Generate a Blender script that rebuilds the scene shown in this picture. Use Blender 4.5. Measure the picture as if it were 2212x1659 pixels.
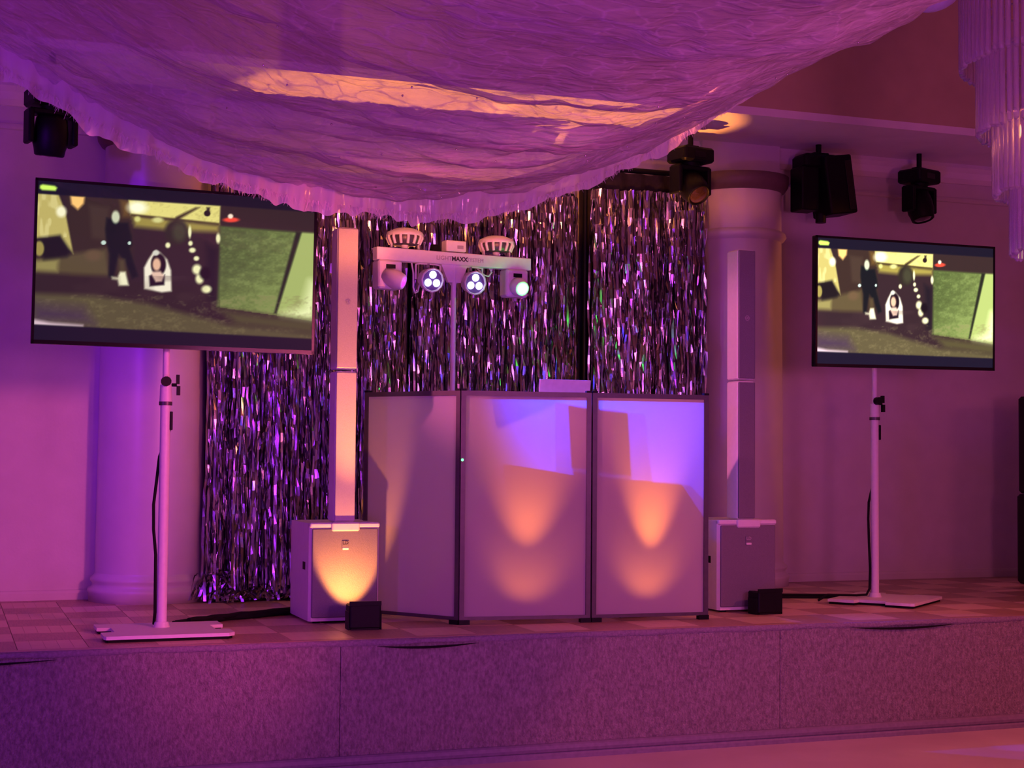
import bpy, math, random
import numpy as np
from mathutils import Vector, Matrix

for o in list(bpy.data.objects):
    bpy.data.objects.remove(o)
scene = bpy.context.scene
COL = scene.collection
random.seed(7)
RNG = np.random.default_rng(11)
R = math.radians

# ------------------------------------------------------------------ camera
yaw, pitch, roll = 0.355875, 0.04449, 0.008427
fw = Vector((math.sin(yaw)*math.cos(pitch), math.cos(yaw)*math.cos(pitch), math.sin(pitch)))
rt = Vector((math.cos(yaw), -math.sin(yaw), 0))
up = rt.cross(fw)
rt2 = rt*math.cos(roll) + up*math.sin(roll)
up2 = up*math.cos(roll) - rt*math.sin(roll)
cd = bpy.data.cameras.new('camera')
cd.sensor_fit = 'HORIZONTAL'
cd.sensor_width = 36.0
cd.lens = 36.0*3300.58/2212.0
cd.clip_end = 200
cam = bpy.data.objects.new('camera', cd)
COL.objects.link(cam)
m3 = Matrix((rt2, up2, -fw)).transposed().to_4x4()
m3.translation = Vector((0, 0, 1.5))
cam.matrix_world = m3
scene.camera = cam

# ------------------------------------------------------------------ world, exposure
scene.view_settings.view_transform = 'Standard'
scene.view_settings.look = 'None'
scene.view_settings.exposure = -0.08
scene.view_settings.gamma = 1.0
scene.view_settings.use_curve_mapping = False
w = bpy.data.worlds.new('world')
scene.world = w
w.use_nodes = True
w.node_tree.nodes['Background'].inputs[0].default_value = (0.80, 0.115, 0.42, 1)
w.node_tree.nodes['Background'].inputs[1].default_value = 0.20

# ------------------------------------------------------------------ hall lights (unseen washes and added fills, no fixtures modelled)
def aim(o, target):
    d = Vector(target) - o.location
    o.rotation_euler = d.to_track_quat('-Z', 'Y').to_euler()

def spot(name, loc, target, color, power, angle, blend=0.6, radius=0.05):
    l = bpy.data.lights.new(name, 'SPOT')
    l.color = color; l.energy = power; l.spot_size = R(angle); l.spot_blend = blend
    l.shadow_soft_size = radius
    o = bpy.data.objects.new(name, l); COL.objects.link(o)
    o.location = loc; aim(o, target)
    return o

def area(name, loc, target, color, power, size):
    l = bpy.data.lights.new(name, 'AREA')
    l.color = color; l.energy = power; l.shape = 'DISK'; l.size = size
    o = bpy.data.objects.new(name, l); COL.objects.link(o)
    o.location = loc; aim(o, target)
    return o

def point(name, loc, color, power, radius=0.05):
    l = bpy.data.lights.new(name, 'POINT')
    l.color = color; l.energy = power; l.shadow_soft_size = radius
    o = bpy.data.objects.new(name, l); COL.objects.link(o); o.location = loc
    return o

PINK = spot('hall_pink_wash', (3.2, 3.2, 2.3), (0.1, 9.3, 1.15), (1.0, 0.12, 0.28), 640, 44, 0.8, 0.20)
PINK.scale = (0.42, 1, 1)
spot('hall_violet_wash', (-2.4, 4.6, 2.2), (0.7, 8.0, 1.7), (0.34, 0.02, 1.0), 190, 96, 0.8, 0.20)
spot('front_fill', (2.6, 1.2, 1.8), (3.2, 7.8, 1.95), (1.0, 0.15, 0.60), 250, 56, 0.9, 0.25)  # added frontal fill, lifts the booth, bar and stage front
spot('blue_fill', (4.1, 2.6, 2.2), (3.2, 8.6, 1.5), (0.20, 0.08, 1.0), 80, 64, 0.9, 0.35)  # added fill without a known source, brings blue to foil and fronts
spot('hall_red_wash', (7.6, 4.0, 2.4), (6.4, 8.6, 0.8), (1.0, 0.13, 0.22), 36, 60, 0.9, 0.25)
spot('hall_floor_wash', (7.0, 3.4, 4.7), (4.6, 6.3, 0.0), (1.0, 0.15, 0.17), 700, 50, 0.9, 0.2)
spot('hall_purple_up_wash', (0.6, 2.6, 0.5), (1.2, 5.8, 2.8), (0.48, 0.04, 1.0), 170, 130, 0.9, 0.3)
spot('pink_side_fill', (-1.6, 6.5, 3.2), (4.15, 7.78, 1.75), (1.0, 0.16, 0.38), 950, 18, 0.7, 0.05)  # added unseen spot, brightens the right speaker's left side
point('ambient_fill', (3.9, 0.8, 1.7), (1.0, 0.17, 0.42), 185, 0.35)  # added fill point, no fixture, raises the overall magenta ambient
def shaped(o, sx, sy):
    o.scale = (sx, sy, 1); return o
shaped(spot('amber_tinsel_fill', (1.8, 4.2, 1.55), (3.1, 9.0, 3.02), (1.0, 0.25, 0.04), 900, 44, 0.8, 0.10), 1, 0.13)  # added unseen spot, gives the tinsel top its orange glints
shaped(spot('violet_column_beam', (-0.9, 6.6, 3.2), (1.0, 9.1, 1.9), (0.20, 0.0, 1.0), 190, 50, 0.5, 0.05), 0.20, 1)
shaped(spot('amber_column_beam', (7.4, 7.6, 3.1), (5.25, 9.2, 2.1), (1.0, 0.26, 0.02), 60, 50, 0.5, 0.04), 0.22, 1)
shaped(spot('rose_column_beam', (3.6, 6.4, 3.4), (1.45, 9.1, 1.7), (1.0, 0.20, 0.13), 190, 50, 0.5, 0.05), 0.22, 1)

# ------------------------------------------------------------------ materials
MATS = {}
def mat(name, color, rough=0.5, metal=0.0, var=0.06, scale=30.0, bump=0.0, bscale=None, coat=0.0, stretch=None):
    if name in MATS:
        return MATS[name]
    m = bpy.data.materials.new(name); m.use_nodes = True
    nt = m.node_tree; b = nt.nodes['Principled BSDF']
    b.inputs['Roughness'].default_value = rough
    b.inputs['Metallic'].default_value = metal
    b.inputs['Coat Weight'].default_value = coat
    tc = nt.nodes.new('ShaderNodeTexCoord')
    mp = nt.nodes.new('ShaderNodeMapping')
    if stretch: mp.inputs['Scale'].default_value = stretch
    nt.links.new(tc.outputs['Object'], mp.inputs['Vector'])
    n = nt.nodes.new('ShaderNodeTexNoise'); n.inputs['Scale'].default_value = scale
    n.inputs['Detail'].default_value = 4
    nt.links.new(mp.outputs['Vector'], n.inputs['Vector'])
    r = nt.nodes.new('ShaderNodeValToRGB')
    r.color_ramp.elements[0].position = 0.3; r.color_ramp.elements[1].position = 0.7
    r.color_ramp.elements[0].color = tuple(c*(1-var) for c in color) + (1,)
    r.color_ramp.elements[1].color = tuple(min(1, c*(1+var)) for c in color) + (1,)
    nt.links.new(n.outputs['Fac'], r.inputs['Fac'])
    nt.links.new(r.outputs['Color'], b.inputs['Base Color'])
    if bump:
        n2 = nt.nodes.new('ShaderNodeTexNoise'); n2.inputs['Scale'].default_value = bscale or scale
        n2.inputs['Detail'].default_value = 5
        nt.links.new(mp.outputs['Vector'], n2.inputs['Vector'])
        bp = nt.nodes.new('ShaderNodeBump'); bp.inputs['Strength'].default_value = bump
        bp.inputs['Distance'].default_value = 0.02
        nt.links.new(n2.outputs['Fac'], bp.inputs['Height'])
        nt.links.new(bp.outputs['Normal'], b.inputs['Normal'])
    MATS[name] = m
    return m

def emit(name, color, strength):
    m = bpy.data.materials.new(name); m.use_nodes = True
    nt = m.node_tree; b = nt.nodes['Principled BSDF']
    b.inputs['Base Color'].default_value = tuple(color) + (1,)
    b.inputs['Emission Color'].default_value = tuple(color) + (1,)
    b.inputs['Emission Strength'].default_value = strength
    b.inputs['Roughness'].default_value = 0.3
    MATS[name] = m
    return m

M_wall = mat('painted_plaster', (0.62, 0.60, 0.60), 0.75, 0, 0.04, 6, 0.05, 60)
M_ceil = mat('ceiling_paint', (0.80, 0.78, 0.76), 0.8, 0, 0.04, 5, 0.03, 50)
M_fascia = mat('fascia_paint', (0.50, 0.42, 0.24), 0.8, 0, 0.06, 5)
M_floor = mat('hall_floor_vinyl', (0.58, 0.52, 0.48), 0.42, 0, 0.08, 2.5, 0.02, 40)
M_carpet = mat('stage_carpet', (0.30, 0.26, 0.28), 0.95, 0, 0.32, 55, 0.9, 110, stretch=(1.6, 1, 0.8))
M_lip = mat('carpet_lip', (0.24, 0.20, 0.26), 0.9, 0, 0.2, 80, 0.5, 120)
M_plat = mat('platform_wood', (0.10, 0.07, 0.05), 0.8)
M_tileA = mat('parquet_light', (0.66, 0.50, 0.36), 0.38, 0, 0.16, 9, 0.05, 60, stretch=(1, 14, 1))
M_tileB = mat('parquet_dark', (0.40, 0.27, 0.18), 0.38, 0, 0.2, 9, 0.05, 60, stretch=(14, 1, 1))
M_trim = mat('stage_edge_trim', (0.42, 0.28, 0.18), 0.35)
M_base = mat('rubber_base', (0.20, 0.17, 0.24), 0.6, 0, 0.12, 40)
M_col = mat('column_gloss', (0.60, 0.57, 0.56), 0.32, 0, 0.04, 5, 0.02, 30)
M_cap = mat('capital_dark_brown', (0.14, 0.09, 0.09), 0.5)  # darker brown than the rest of the column
M_white = mat('white_powder_coat', (0.72, 0.70, 0.72), 0.45, 0, 0.03, 40)
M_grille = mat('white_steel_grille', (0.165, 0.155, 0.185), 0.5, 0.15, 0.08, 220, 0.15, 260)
M_grille_lit = mat('lit_column_grille', (0.50, 0.46, 0.46), 0.5, 0.0, 0.06, 220, 0.1, 260)  # paler copy of the grille, with the uplight's brightness put into its colour
M_black = mat('black_plastic', (0.004, 0.004, 0.005), 0.5, 0, 0.3, 60)
M_blackg = mat('black_gloss', (0.004, 0.004, 0.005), 0.16, 0, 0.2, 60)
M_rubber = mat('black_rubber', (0.006, 0.005, 0.006), 0.75)
for _m in (M_black, M_rubber):
    _m.node_tree.nodes['Principled BSDF'].inputs['Specular IOR Level'].default_value = 0.18
M_alu = mat('grey_aluminium', (0.085, 0.075, 0.085), 0.42, 0.4, 0.08, 30)
M_face = mat('lamp_face_violet', (0.16, 0.10, 0.30), 0.5)
M_chrome = mat('chrome', (0.75, 0.75, 0.78), 0.15, 1.0, 0.03, 30)
M_drape = mat('black_velour', (0.018, 0.013, 0.018), 0.95, 0, 0.3, 30)
M_ink = mat('dark_print', (0.03, 0.02, 0.03), 0.6)
M_inkl = mat('pale_grey_print', (0.36, 0.33, 0.36), 0.6)
M_logo = mat('badge_grey', (0.42, 0.40, 0.40), 0.4)
M_lap = mat('laptop_shell', (0.66, 0.66, 0.70), 0.35, 0.2)
M_lens = mat('dark_lens_glass', (0.05, 0.025, 0.02), 0.08, 0, 0.3, 12, 0, None, 1.0)
M_foil = mat('silver_foil', (0.46, 0.44, 0.47), 0.22, 1.0, 0.05, 60)
M_lantern = mat('white_paper', (0.72, 0.66, 0.78), 0.8)
E_white = emit('led_lens_white', (0.72, 0.74, 1.0), 3.2)
E_green = emit('led_lens_green', (0.30, 1.0, 0.36), 4)
E_purple = emit('led_lens_purple', (0.72, 0.06, 1.0), 1.1)
E_dot = emit('green_status_led', (0.10, 1.0, 0.25), 3)
E_amber = emit('uplight_lens_amber', (1.0, 0.40, 0.08), 6)

def translucent_mat(name, color, trans, transparent=0.0, rough=0.9, veins=False):
    m = bpy.data.materials.new(name); m.use_nodes = True
    nt = m.node_tree
    for n in list(nt.nodes): nt.nodes.remove(n)
    out = nt.nodes.new('ShaderNodeOutputMaterial')
    d = nt.nodes.new('ShaderNodeBsdfDiffuse'); d.inputs['Color'].default_value = color + (1,)
    t = nt.nodes.new('ShaderNodeBsdfTranslucent'); t.inputs['Color'].default_value = color + (1,)
    mx = nt.nodes.new('ShaderNodeMixShader'); mx.inputs[0].default_value = trans
    nt.links.new(d.outputs[0], mx.inputs[1]); nt.links.new(t.outputs[0], mx.inputs[2])
    last = mx
    if transparent or veins:
        tr = nt.nodes.new('ShaderNodeBsdfTransparent')
        m2 = nt.nodes.new('ShaderNodeMixShader')
        m2.inputs[0].default_value = 1 - transparent
        nt.links.new(tr.outputs[0], m2.inputs[1]); nt.links.new(mx.outputs[0], m2.inputs[2])
        last = m2
        if veins:
            tc = nt.nodes.new('ShaderNodeTexCoord')
            mp = nt.nodes.new('ShaderNodeMapping'); mp.inputs['Scale'].default_value = (1.0, 2.6, 1)
            nz = nt.nodes.new('ShaderNodeTexNoise'); nz.inputs['Scale'].default_value = 3.0; nz.inputs['Detail'].default_value = 3
            add = nt.nodes.new('ShaderNodeMixRGB'); add.blend_type = 'ADD'; add.inputs[0].default_value = 0.35
            vo = nt.nodes.new('ShaderNodeTexVoronoi'); vo.feature = 'DISTANCE_TO_EDGE'; vo.inputs['Scale'].default_value = 7.0
            rp = nt.nodes.new('ShaderNodeValToRGB')
            a = 1 - transparent
            rp.color_ramp.elements[0].position = 0.0; rp.color_ramp.elements[0].color = (min(1, a+0.22),)*3 + (1,)
            rp.color_ramp.elements[1].position = 0.07; rp.color_ramp.elements[1].color = (a,)*3 + (1,)
            nt.links.new(tc.outputs['Object'], mp.inputs['Vector'])
            nt.links.new(mp.outputs['Vector'], nz.inputs['Vector'])
            nt.links.new(mp.outputs['Vector'], add.inputs[1]); nt.links.new(nz.outputs['Color'], add.inputs[2])
            nt.links.new(add.outputs[0], vo.inputs['Vector'])
            nt.links.new(vo.outputs['Distance'], rp.inputs['Fac'])
            n3 = nt.nodes.new('ShaderNodeTexNoise'); n3.inputs['Scale'].default_value = 26; n3.inputs['Detail'].default_value = 4
            mp3 = nt.nodes.new('ShaderNodeMapping'); mp3.inputs['Scale'].default_value = (0.35, 1.5, 1)
            nt.links.new(tc.outputs['Object'], mp3.inputs['Vector']); nt.links.new(mp3.outputs['Vector'], n3.inputs['Vector'])
            ml = nt.nodes.new('ShaderNodeMath'); ml.operation = 'MULTIPLY_ADD'
            ml.inputs[1].default_value = 0.30; ml.inputs[2].default_value = -0.15
            nt.links.new(n3.outputs['Fac'], ml.inputs[0])
            sm = nt.nodes.new('ShaderNodeMath'); sm.operation = 'ADD'; sm.use_clamp = True
            nt.links.new(ml.outputs[0], sm.inputs[0]); nt.links.new(rp.outputs['Color'], sm.inputs[1])
            nt.links.new(sm.outputs[0], m2.inputs[0])
            bn = nt.nodes.new('ShaderNodeBump'); bn.inputs['Strength'].default_value = 0.7; bn.inputs['Distance'].default_value = 0.03
            nt.links.new(n3.outputs['Fac'], bn.inputs['Height'])
            nt.links.new(bn.outputs['Normal'], d.inputs['Normal'])
    nt.links.new(last.outputs[0], out.inputs[0])
    MATS[name] = m
    return m
M_scrim = translucent_mat('white_scrim', (0.72, 0.68, 0.70), 0.58)
M_tulle = translucent_mat('sheer_tulle', (0.62, 0.54, 0.62), 0.35, 0.42, veins=True)
M_hem = translucent_mat('tulle_ruffle', (0.80, 0.70, 0.78), 0.4, 0.18)

def crystal_mat():
    m = bpy.data.materials.new('acrylic_rod'); m.use_nodes = True
    nt = m.node_tree; b = nt.nodes['Principled BSDF']
    b.inputs['Base Color'].default_value = (0.86, 0.78, 0.9, 1)
    b.inputs['Roughness'].default_value = 0.12
    b.inputs['Transmission Weight'].default_value = 0.8
    b.inputs['IOR'].default_value = 1.3
    n = nt.nodes.new('ShaderNodeTexNoise'); n.inputs['Scale'].default_value = 40
    bp = nt.nodes.new('ShaderNodeBump'); bp.inputs['Strength'].default_value = 0.15
    nt.links.new(n.outputs['Fac'], bp.inputs['Height']); nt.links.new(bp.outputs['Normal'], b.inputs['Normal'])
    return m
M_crystal = crystal_mat()

# ------------------------------------------------------------------ mesh builder
class MB:
    def __init__(s):
        s.v = []; s.f = []; s.sm = []
    def add(s, vs, fs, smooth=False, mtx=None):
        b = len(s.v)
        for p in vs:
            p = Vector(p)
            if mtx is not None: p = mtx @ p
            s.v.append(tuple(p))
        for f in fs:
            s.f.append(tuple(i+b for i in f)); s.sm.append(smooth)
        return s
    def box(s, lo, hi, mtx=None):
        x0, y0, z0 = lo; x1, y1, z1 = hi
        vs = [(x0,y0,z0),(x1,y0,z0),(x1,y1,z0),(x0,y1,z0),(x0,y0,z1),(x1,y0,z1),(x1,y1,z1),(x0,y1,z1)]
        fs = [(0,3,2,1),(4,5,6,7),(0,1,5,4),(1,2,6,5),(2,3,7,6),(3,0,4,7)]
        return s.add(vs, fs, False, mtx)
    def rbox(s, lo, hi, r=0.01, n=3, mtx=None):
        """box with rounded vertical (z) edges and chamfered top and bottom"""
        x0, y0, z0 = lo; x1, y1, z1 = hi
        r = min(r, (x1-x0)/2.01, (y1-y0)/2.01); c = min(r*0.6, (z1-z0)/2.01)
        def ring(z, ins):
            pts = []
            rr = max(r-ins, 0.0005)
            for cx, cy, a0 in ((x1-r, y1-r, 0), (x0+r, y1-r, 90), (x0+r, y0+r, 180), (x1-r, y0+r, 270)):
                for k in range(n+1):
                    a = R(a0 + 90*k/n)
                    pts.append((cx+rr*math.cos(a), cy+rr*math.sin(a), z))
            return pts
        rings = [ring(z0, c), ring(z0+c, 0), ring(z1-c, 0), ring(z1, c)]
        m = len(rings[0]); vs = sum(rings, [])
        fs = [tuple(reversed(range(m)))]
        for q in range(3):
            for k in range(m):
                a = q*m+k; b = q*m+(k+1) % m
                fs.append((a, b, b+m, a+m))
        fs.append(tuple(range(3*m, 4*m)))
        return s.add(vs, fs, False, mtx)
    def cyl(s, p0, p1, r0, r1=None, n=16, cap=True, smooth=True):
        p0 = Vector(p0); p1 = Vector(p1); r1 = r0 if r1 is None else r1
        d = (p1-p0).normalized(); a = d.orthogonal().normalized(); b = d.cross(a)
        vs = []
        for p, r in ((p0, r0), (p1, r1)):
            for k in range(n):
                t = 2*math.pi*k/n
                vs.append(p + a*(r*math.cos(t)) + b*(r*math.sin(t)))
        s.add(vs, [(k, (k+1) % n, n+(k+1) % n, n+k) for k in range(n)], smooth)
        if cap:
            s.add(vs, [tuple(reversed(range(n))), tuple(range(n, 2*n))], False)
        return s
    def lathe(s, prof, n=32, origin=(0,0,0), mtx=None, smooth=True, a0=0, a1=360):
        ox, oy, oz = origin; full = abs(a1-a0-360) < 1e-6
        m = n if full else n+1
        vs = []
        for r, z in prof:
            for k in range(m):
                t = R(a0 + (a1-a0)*k/n)
                vs.append((ox+r*math.cos(t), oy+r*math.sin(t), oz+z))
        fs = []
        for q in range(len(prof)-1):
            for k in range(n):
                k2 = (k+1) % m if full else k+1
                fs.append((q*m+k, q*m+k2, (q+1)*m+k2, (q+1)*m+k))
        return s.add(vs, fs, smooth, mtx)
    def prism(s, poly, z0, z1, mtx=None):
        n = len(poly)
        vs = [(x, y, z0) for x, y in poly] + [(x, y, z1) for x, y in poly]
        fs = [tuple(reversed(range(n))), tuple(range(n, 2*n))] + [(k, (k+1) % n, n+(k+1) % n, n+k) for k in range(n)]
        return s.add(vs, fs, False, mtx)
    def tube(s, pts, r, n=8):
        pts = [Vector(p) for p in pts]; rings = []
        a = None; vs = []
        for i, p in enumerate(pts):
            d = (pts[min(i+1, len(pts)-1)] - pts[max(i-1, 0)]).normalized()
            if a is None: a = d.orthogonal().normalized()
            a = (a - d*a.dot(d)).normalized(); b = d.cross(a)
            for k in range(n):
                t = 2*math.pi*k/n
                vs.append(p + a*(r*math.cos(t)) + b*(r*math.sin(t)))
        fs = []
        for i in range(len(pts)-1):
            for k in range(n):
                fs.append((i*n+k, i*n+(k+1) % n, (i+1)*n+(k+1) % n, (i+1)*n+k))
        s.add(vs, fs, True)
        L = len(pts)-1
        s.add(vs, [tuple(reversed(range(n))), tuple(range(L*n, L*n+n))], False)
        return s
    def sphere(s, c, r, n=16, m=10, sc=(1,1,1), mtx=None):
        prof = []
        vs = []; fs = []
        for j in range(m+1):
            t = math.pi*j/m
            for k in range(n):
                a = 2*math.pi*k/n
                vs.append((c[0]+r*sc[0]*math.sin(t)*math.cos(a), c[1]+r*sc[1]*math.sin(t)*math.sin(a), c[2]+r*sc[2]*math.cos(t)))
        for j in range(m):
            for k in range(n):
                fs.append((j*n+k, (j+1)*n+k, (j+1)*n+(k+1) % n, j*n+(k+1) % n))
        return s.add(vs, fs, True, mtx)
    def mesh(s, name):
        me = bpy.data.meshes.new(name)
        me.from_pydata(s.v, [], s.f)
        me.polygons.foreach_set('use_smooth', s.sm)
        me.validate(); me.update()
        return me
    def build(s, name, m, parent=None, loc=None, rz=None):
        me = s.mesh(name); me.materials.append(m)
        return link(name, me, parent, loc, rz)

def link(name, me, parent=None, loc=None, rz=None):
    o = bpy.data.objects.new(name, me); COL.objects.link(o)
    if parent is not None: o.parent = parent
    if loc is not None: o.location = loc
    if rz is not None: o.rotation_euler.z = rz
    return o

def tag(o, label=None, cat=None, group=None, kind=None):
    if label: o['label'] = label
    if cat: o['category'] = cat
    if group: o['group'] = group
    if kind: o['kind'] = kind
    return o

def thing(name, loc, label, cat, rz=0.0, group=None):
    o = bpy.data.objects.new(name, None); COL.objects.link(o)
    o.empty_display_size = 0.1
    o.location = loc; o.rotation_euler.z = rz
    return tag(o, label, cat, group)

def copy_tree(o, parent=None):
    c = o.copy(); COL.objects.link(c)
    if parent is not None: c.parent = parent
    for ch in o.children: copy_tree(ch, c)
    return c

def np_mesh(name, verts, quads, m, parent=None, smooth=False):
    me = bpy.data.meshes.new(name)
    nv, nq = len(verts), len(quads)
    me.vertices.add(nv); me.vertices.foreach_set('co', np.asarray(verts, np.float32).ravel())
    me.loops.add(nq*4); me.loops.foreach_set('vertex_index', np.asarray(quads, np.int32).ravel())
    me.polygons.add(nq)
    me.polygons.foreach_set('loop_start', np.arange(0, nq*4, 4, dtype=np.int32))
    me.polygons.foreach_set('loop_total', np.full(nq, 4, np.int32))
    me.polygons.foreach_set('use_smooth', np.full(nq, smooth, bool))
    me.update(calc_edges=True); me.validate()
    me.materials.append(m)
    return link(name, me, parent)

def grid_quads(nx, ny):
    i = np.arange(nx-1)[:, None]*ny + np.arange(ny-1)[None, :]
    i = i.ravel()
    return np.stack([i, i+ny, i+ny+1, i+1], 1)

def vnoise(x, y, seed):
    g = np.random.default_rng(seed).random((64, 64))
    xi = np.floor(x).astype(int); yi = np.floor(y).astype(int)
    fx = x-xi; fy = y-yi
    fx = fx*fx*(3-2*fx); fy = fy*fy*(3-2*fy)
    a = g[xi % 64, yi % 64]; b = g[(xi+1) % 64, yi % 64]; c = g[xi % 64, (yi+1) % 64]; d = g[(xi+1) % 64, (yi+1) % 64]
    return (a*(1-fx)+b*fx)*(1-fy) + (c*(1-fx)+d*fx)*fy - 0.5

def text_mesh(name, body, size, extrude, m, parent, mtx, bold=0.0):
    cu = bpy.data.curves.new(name, 'FONT'); cu.body = body; cu.size = size; cu.extrude = extrude
    cu.align_x = 'CENTER'; cu.align_y = 'CENTER'; cu.offset = bold; cu.resolution_u = 2
    to = bpy.data.objects.new('tmp_text', cu); COL.objects.link(to)
    dg = bpy.context.evaluated_depsgraph_get()
    me = bpy.data.meshes.new_from_object(to.evaluated_get(dg))
    bpy.data.objects.remove(to)
    me.name = name; me.materials.clear(); me.materials.append(m)
    me.transform(mtx)
    return link(name, me, parent)
# text lies in XY facing +Z: turn to face -Y, reading along +X
FACE = Matrix.Rotation(R(90), 4, 'X')

# ------------------------------------------------------------------ the setting
H = 0.6125          # stage top
D = 7.026           # stage front plane
WY = 9.35           # back wall
XL, XR = -3.0, 10.0

tag(MB().box((XL, -3, -0.1), (XR, D+0.05, 0.0)).build('floor', M_floor), kind='structure')
tag(MB().box((XL-0.2, WY, 0), (XR+0.2, WY+0.2, 5.0)).build('wall_back', M_wall), kind='structure')
tag(MB().box((XL-0.2, -3, 0), (XL, WY, 5.0)).build('wall_left', M_wall), kind='structure')
tag(MB().box((XR, -3, 0), (XR+0.2, WY, 5.0)).build('wall_right', M_wall), kind='structure')
tag(MB().box((XL-0.2, -3, 5.0), (XR+0.2, WY+0.2, 5.15)).build('ceiling', M_fascia), kind='structure')
SZ = 3.63
sof = tag(MB().box((XL, 8.40, SZ), (XR, WY, SZ+0.05)).build('ceiling_soffit', M_ceil), kind='structure')
tag(MB().box((XL, 8.40, SZ+0.05), (XR, 8.48, 5.0)).build('ceiling_fascia', M_fascia, sof))
# cornice: a stepped run along the top of the back wall
def xrun(name, prof, x0, x1, m, parent=None, kind=None):
    n = len(prof)
    vs = [(x0, y, z) for y, z in prof] + [(x1, y, z) for y, z in prof]
    fs = [(k, (k+1) % n, n+(k+1) % n, n+k) for k in range(n)] + [tuple(range(n)), tuple(reversed(range(n, 2*n)))]
    o = MB().add(vs, fs).build(name, m, parent)
    if kind: o['kind'] = kind
    return o
xrun('trim_1', [(WY, 3.63), (9.26, 3.63), (9.24, 3.60), (9.27, 3.57), (9.29, 3.53), (9.33, 3.50), (WY, 3.50)], XL, XR, M_ceil, kind='structure')
xrun('trim_2', [(WY, 3.40), (9.335, 3.395), (9.33, 3.38), (9.335, 3.365), (WY, 3.36)], XL, XR, M_wall, kind='structure')
xrun('baseboard_back', [(WY, H+0.06), (9.342, H+0.055), (9.338, H+0.04), (9.338, H), (WY, H)], XL, XR, M_wall, kind='structure')

# stage: platform body, parquet tiles, carpeted front panels, carpet lip, base strip
stage = tag(MB().box((XL+0.02, D+0.02, 0.0), (XR-0.02, WY-0.01, H-0.010)).build('stage', M_plat),
            'low stage with parquet top and carpeted purple-lit front', 'stage')
T = 0.3055
tile = MB().rbox((-T/2+0.0012, -T/2+0.0012, -0.010), (T/2-0.0012, T/2-0.0012, 0.0), 0.002, 1)
# each square is made of five strips with fine grooves between them
def tile_mesh(along):
    b = MB()
    s = T-0.0024
    for k in range(5):
        a0 = -s/2 + s*k/5 + 0.0006; a1 = -s/2 + s*(k+1)/5 - 0.0006
        if along: b.box((a0, -s/2, -0.010), (a1, s/2, 0.0))
        else: b.box((-s/2, a0, -0.010), (s/2, a1, 0.0))
    return b
meA = tile_mesh(True).mesh('parquet_square'); meA.materials.append(M_tileA)
meB = tile_mesh(False).mesh('parquet_square'); meB.materials.append(M_tileB)
NX = 34
for i in range(NX):
    for j in range(8):
        y = D+0.07+T/2 + j*T
        if y + T/2 > WY + 0.2: continue
        if y + T/2 > WY: continue
        o = link('parquet_square', meA if (i+j) % 2 else meB, stage, (-1.2+T/2+i*T, y, H))
YT = D+0.07+7*T
o = MB().box((-1.2, YT, H-0.010), (-1.2+NX*T, WY-0.01, H-0.0005)).build('border_strip', M_tileB, stage)
MB().box((XL+0.02, D+0.07, H-0.010), (-1.2, WY-0.01, H-0.0005)).build('border_strip', M_tileB, stage)
MB().box((-1.2+NX*T, D+0.07, H-0.010), (XR-0.02, WY-0.01, H-0.0005)).build('border_strip', M_tileB, stage)
MB().box((XL+0.02, D+0.012, H-0.012), (XR-0.02, D+0.069, H)).build('edge_trim', M_trim, stage)
for a, b in ((XL+0.02, -0.58), (-0.58, 1.768), (1.768, 4.115), (4.115, 6.46), (6.46, XR-0.02)):
    MB().rbox((a+0.001, D, 0.06), (b-0.001, D+0.022, H-0.012), 0.004, 2).build('carpet_panel', M_carpet, stage)
# lip of carpet rolled over the edge, standing off in three places
xs = np.arange(XL+0.03, XR-0.02, 0.03)
prof = [(0.03, -0.003), (0.02, -0.002), (0.004, -0.003), (-0.006, -0.012), (-0.006, -0.036), (0.0, -0.038)]
vs = []
for x in xs:
    lift = 0.0; drop = 0.0
    for g0, g1, amt in ((-0.4, 0.52, 0.020), (1.93, 2.47, 0.022), (4.5, 5.25, 0.016)):
        if g0 < x < g1:
            s_ = math.sin(math.pi*(x-g0)/(g1-g0)); lift = max(lift, amt*s_); drop = max(drop, 0.012*s_)
    wv = 0.0025*math.sin(x*9.1)+0.0015*math.sin(x*23.7)
    for k, (dy, dz) in enumerate(prof):
        fr = (0, 0.05, 0.3, 0.8, 1.0, 1.0)[k]
        vs.append((x, D+0.004+dy*(1 if k > 2 else 0.4) - lift*fr, H + dz*0.8 + wv*(0.0 if k < 3 else 1.0) + (0.4*drop if k > 3 else 0)))
np_mesh('carpet_lip', vs, grid_quads(len(xs), len(prof)), M_lip, stage, True)
for g0, g1, dz in ((-0.3, 0.49, -0.040), (1.94, 2.45, -0.034), (4.55, 5.2, -0.030)):
    k = MB(); n = 24
    top = []; bot = []
    for i in range(n+1):
        f = i/n; x = g0+(g1-g0)*f
        zc = H + dz - 0.012*math.sin(math.pi*f); hh = 0.0055*math.sin(math.pi*f)+0.0004
        top.append((x, zc+hh)); bot.append((x, zc-hh))
    k.prism(top + bot[::-1], 0.0, 0.004, Matrix.Translation((0, D-0.0105, 0)) @ Matrix.Rotation(R(90), 4, 'X') @ Matrix.Translation((0, 0, -0.004)))
    k.build('gap_shade_strip', M_rubber, stage)  # dark strip standing in for the shade in the lifted carpet's gap
xrun('baseboard_stage', [(D, 0.075), (D-0.012, 0.074), (D-0.022, 0.066), (D-0.026, 0.050), (D-0.022, 0.036), (D-0.014, 0.030), (D-0.020, 0.020), (D-0.022, 0.0), (D, 0.0)], XL, XR, M_base, kind='structure')

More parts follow.
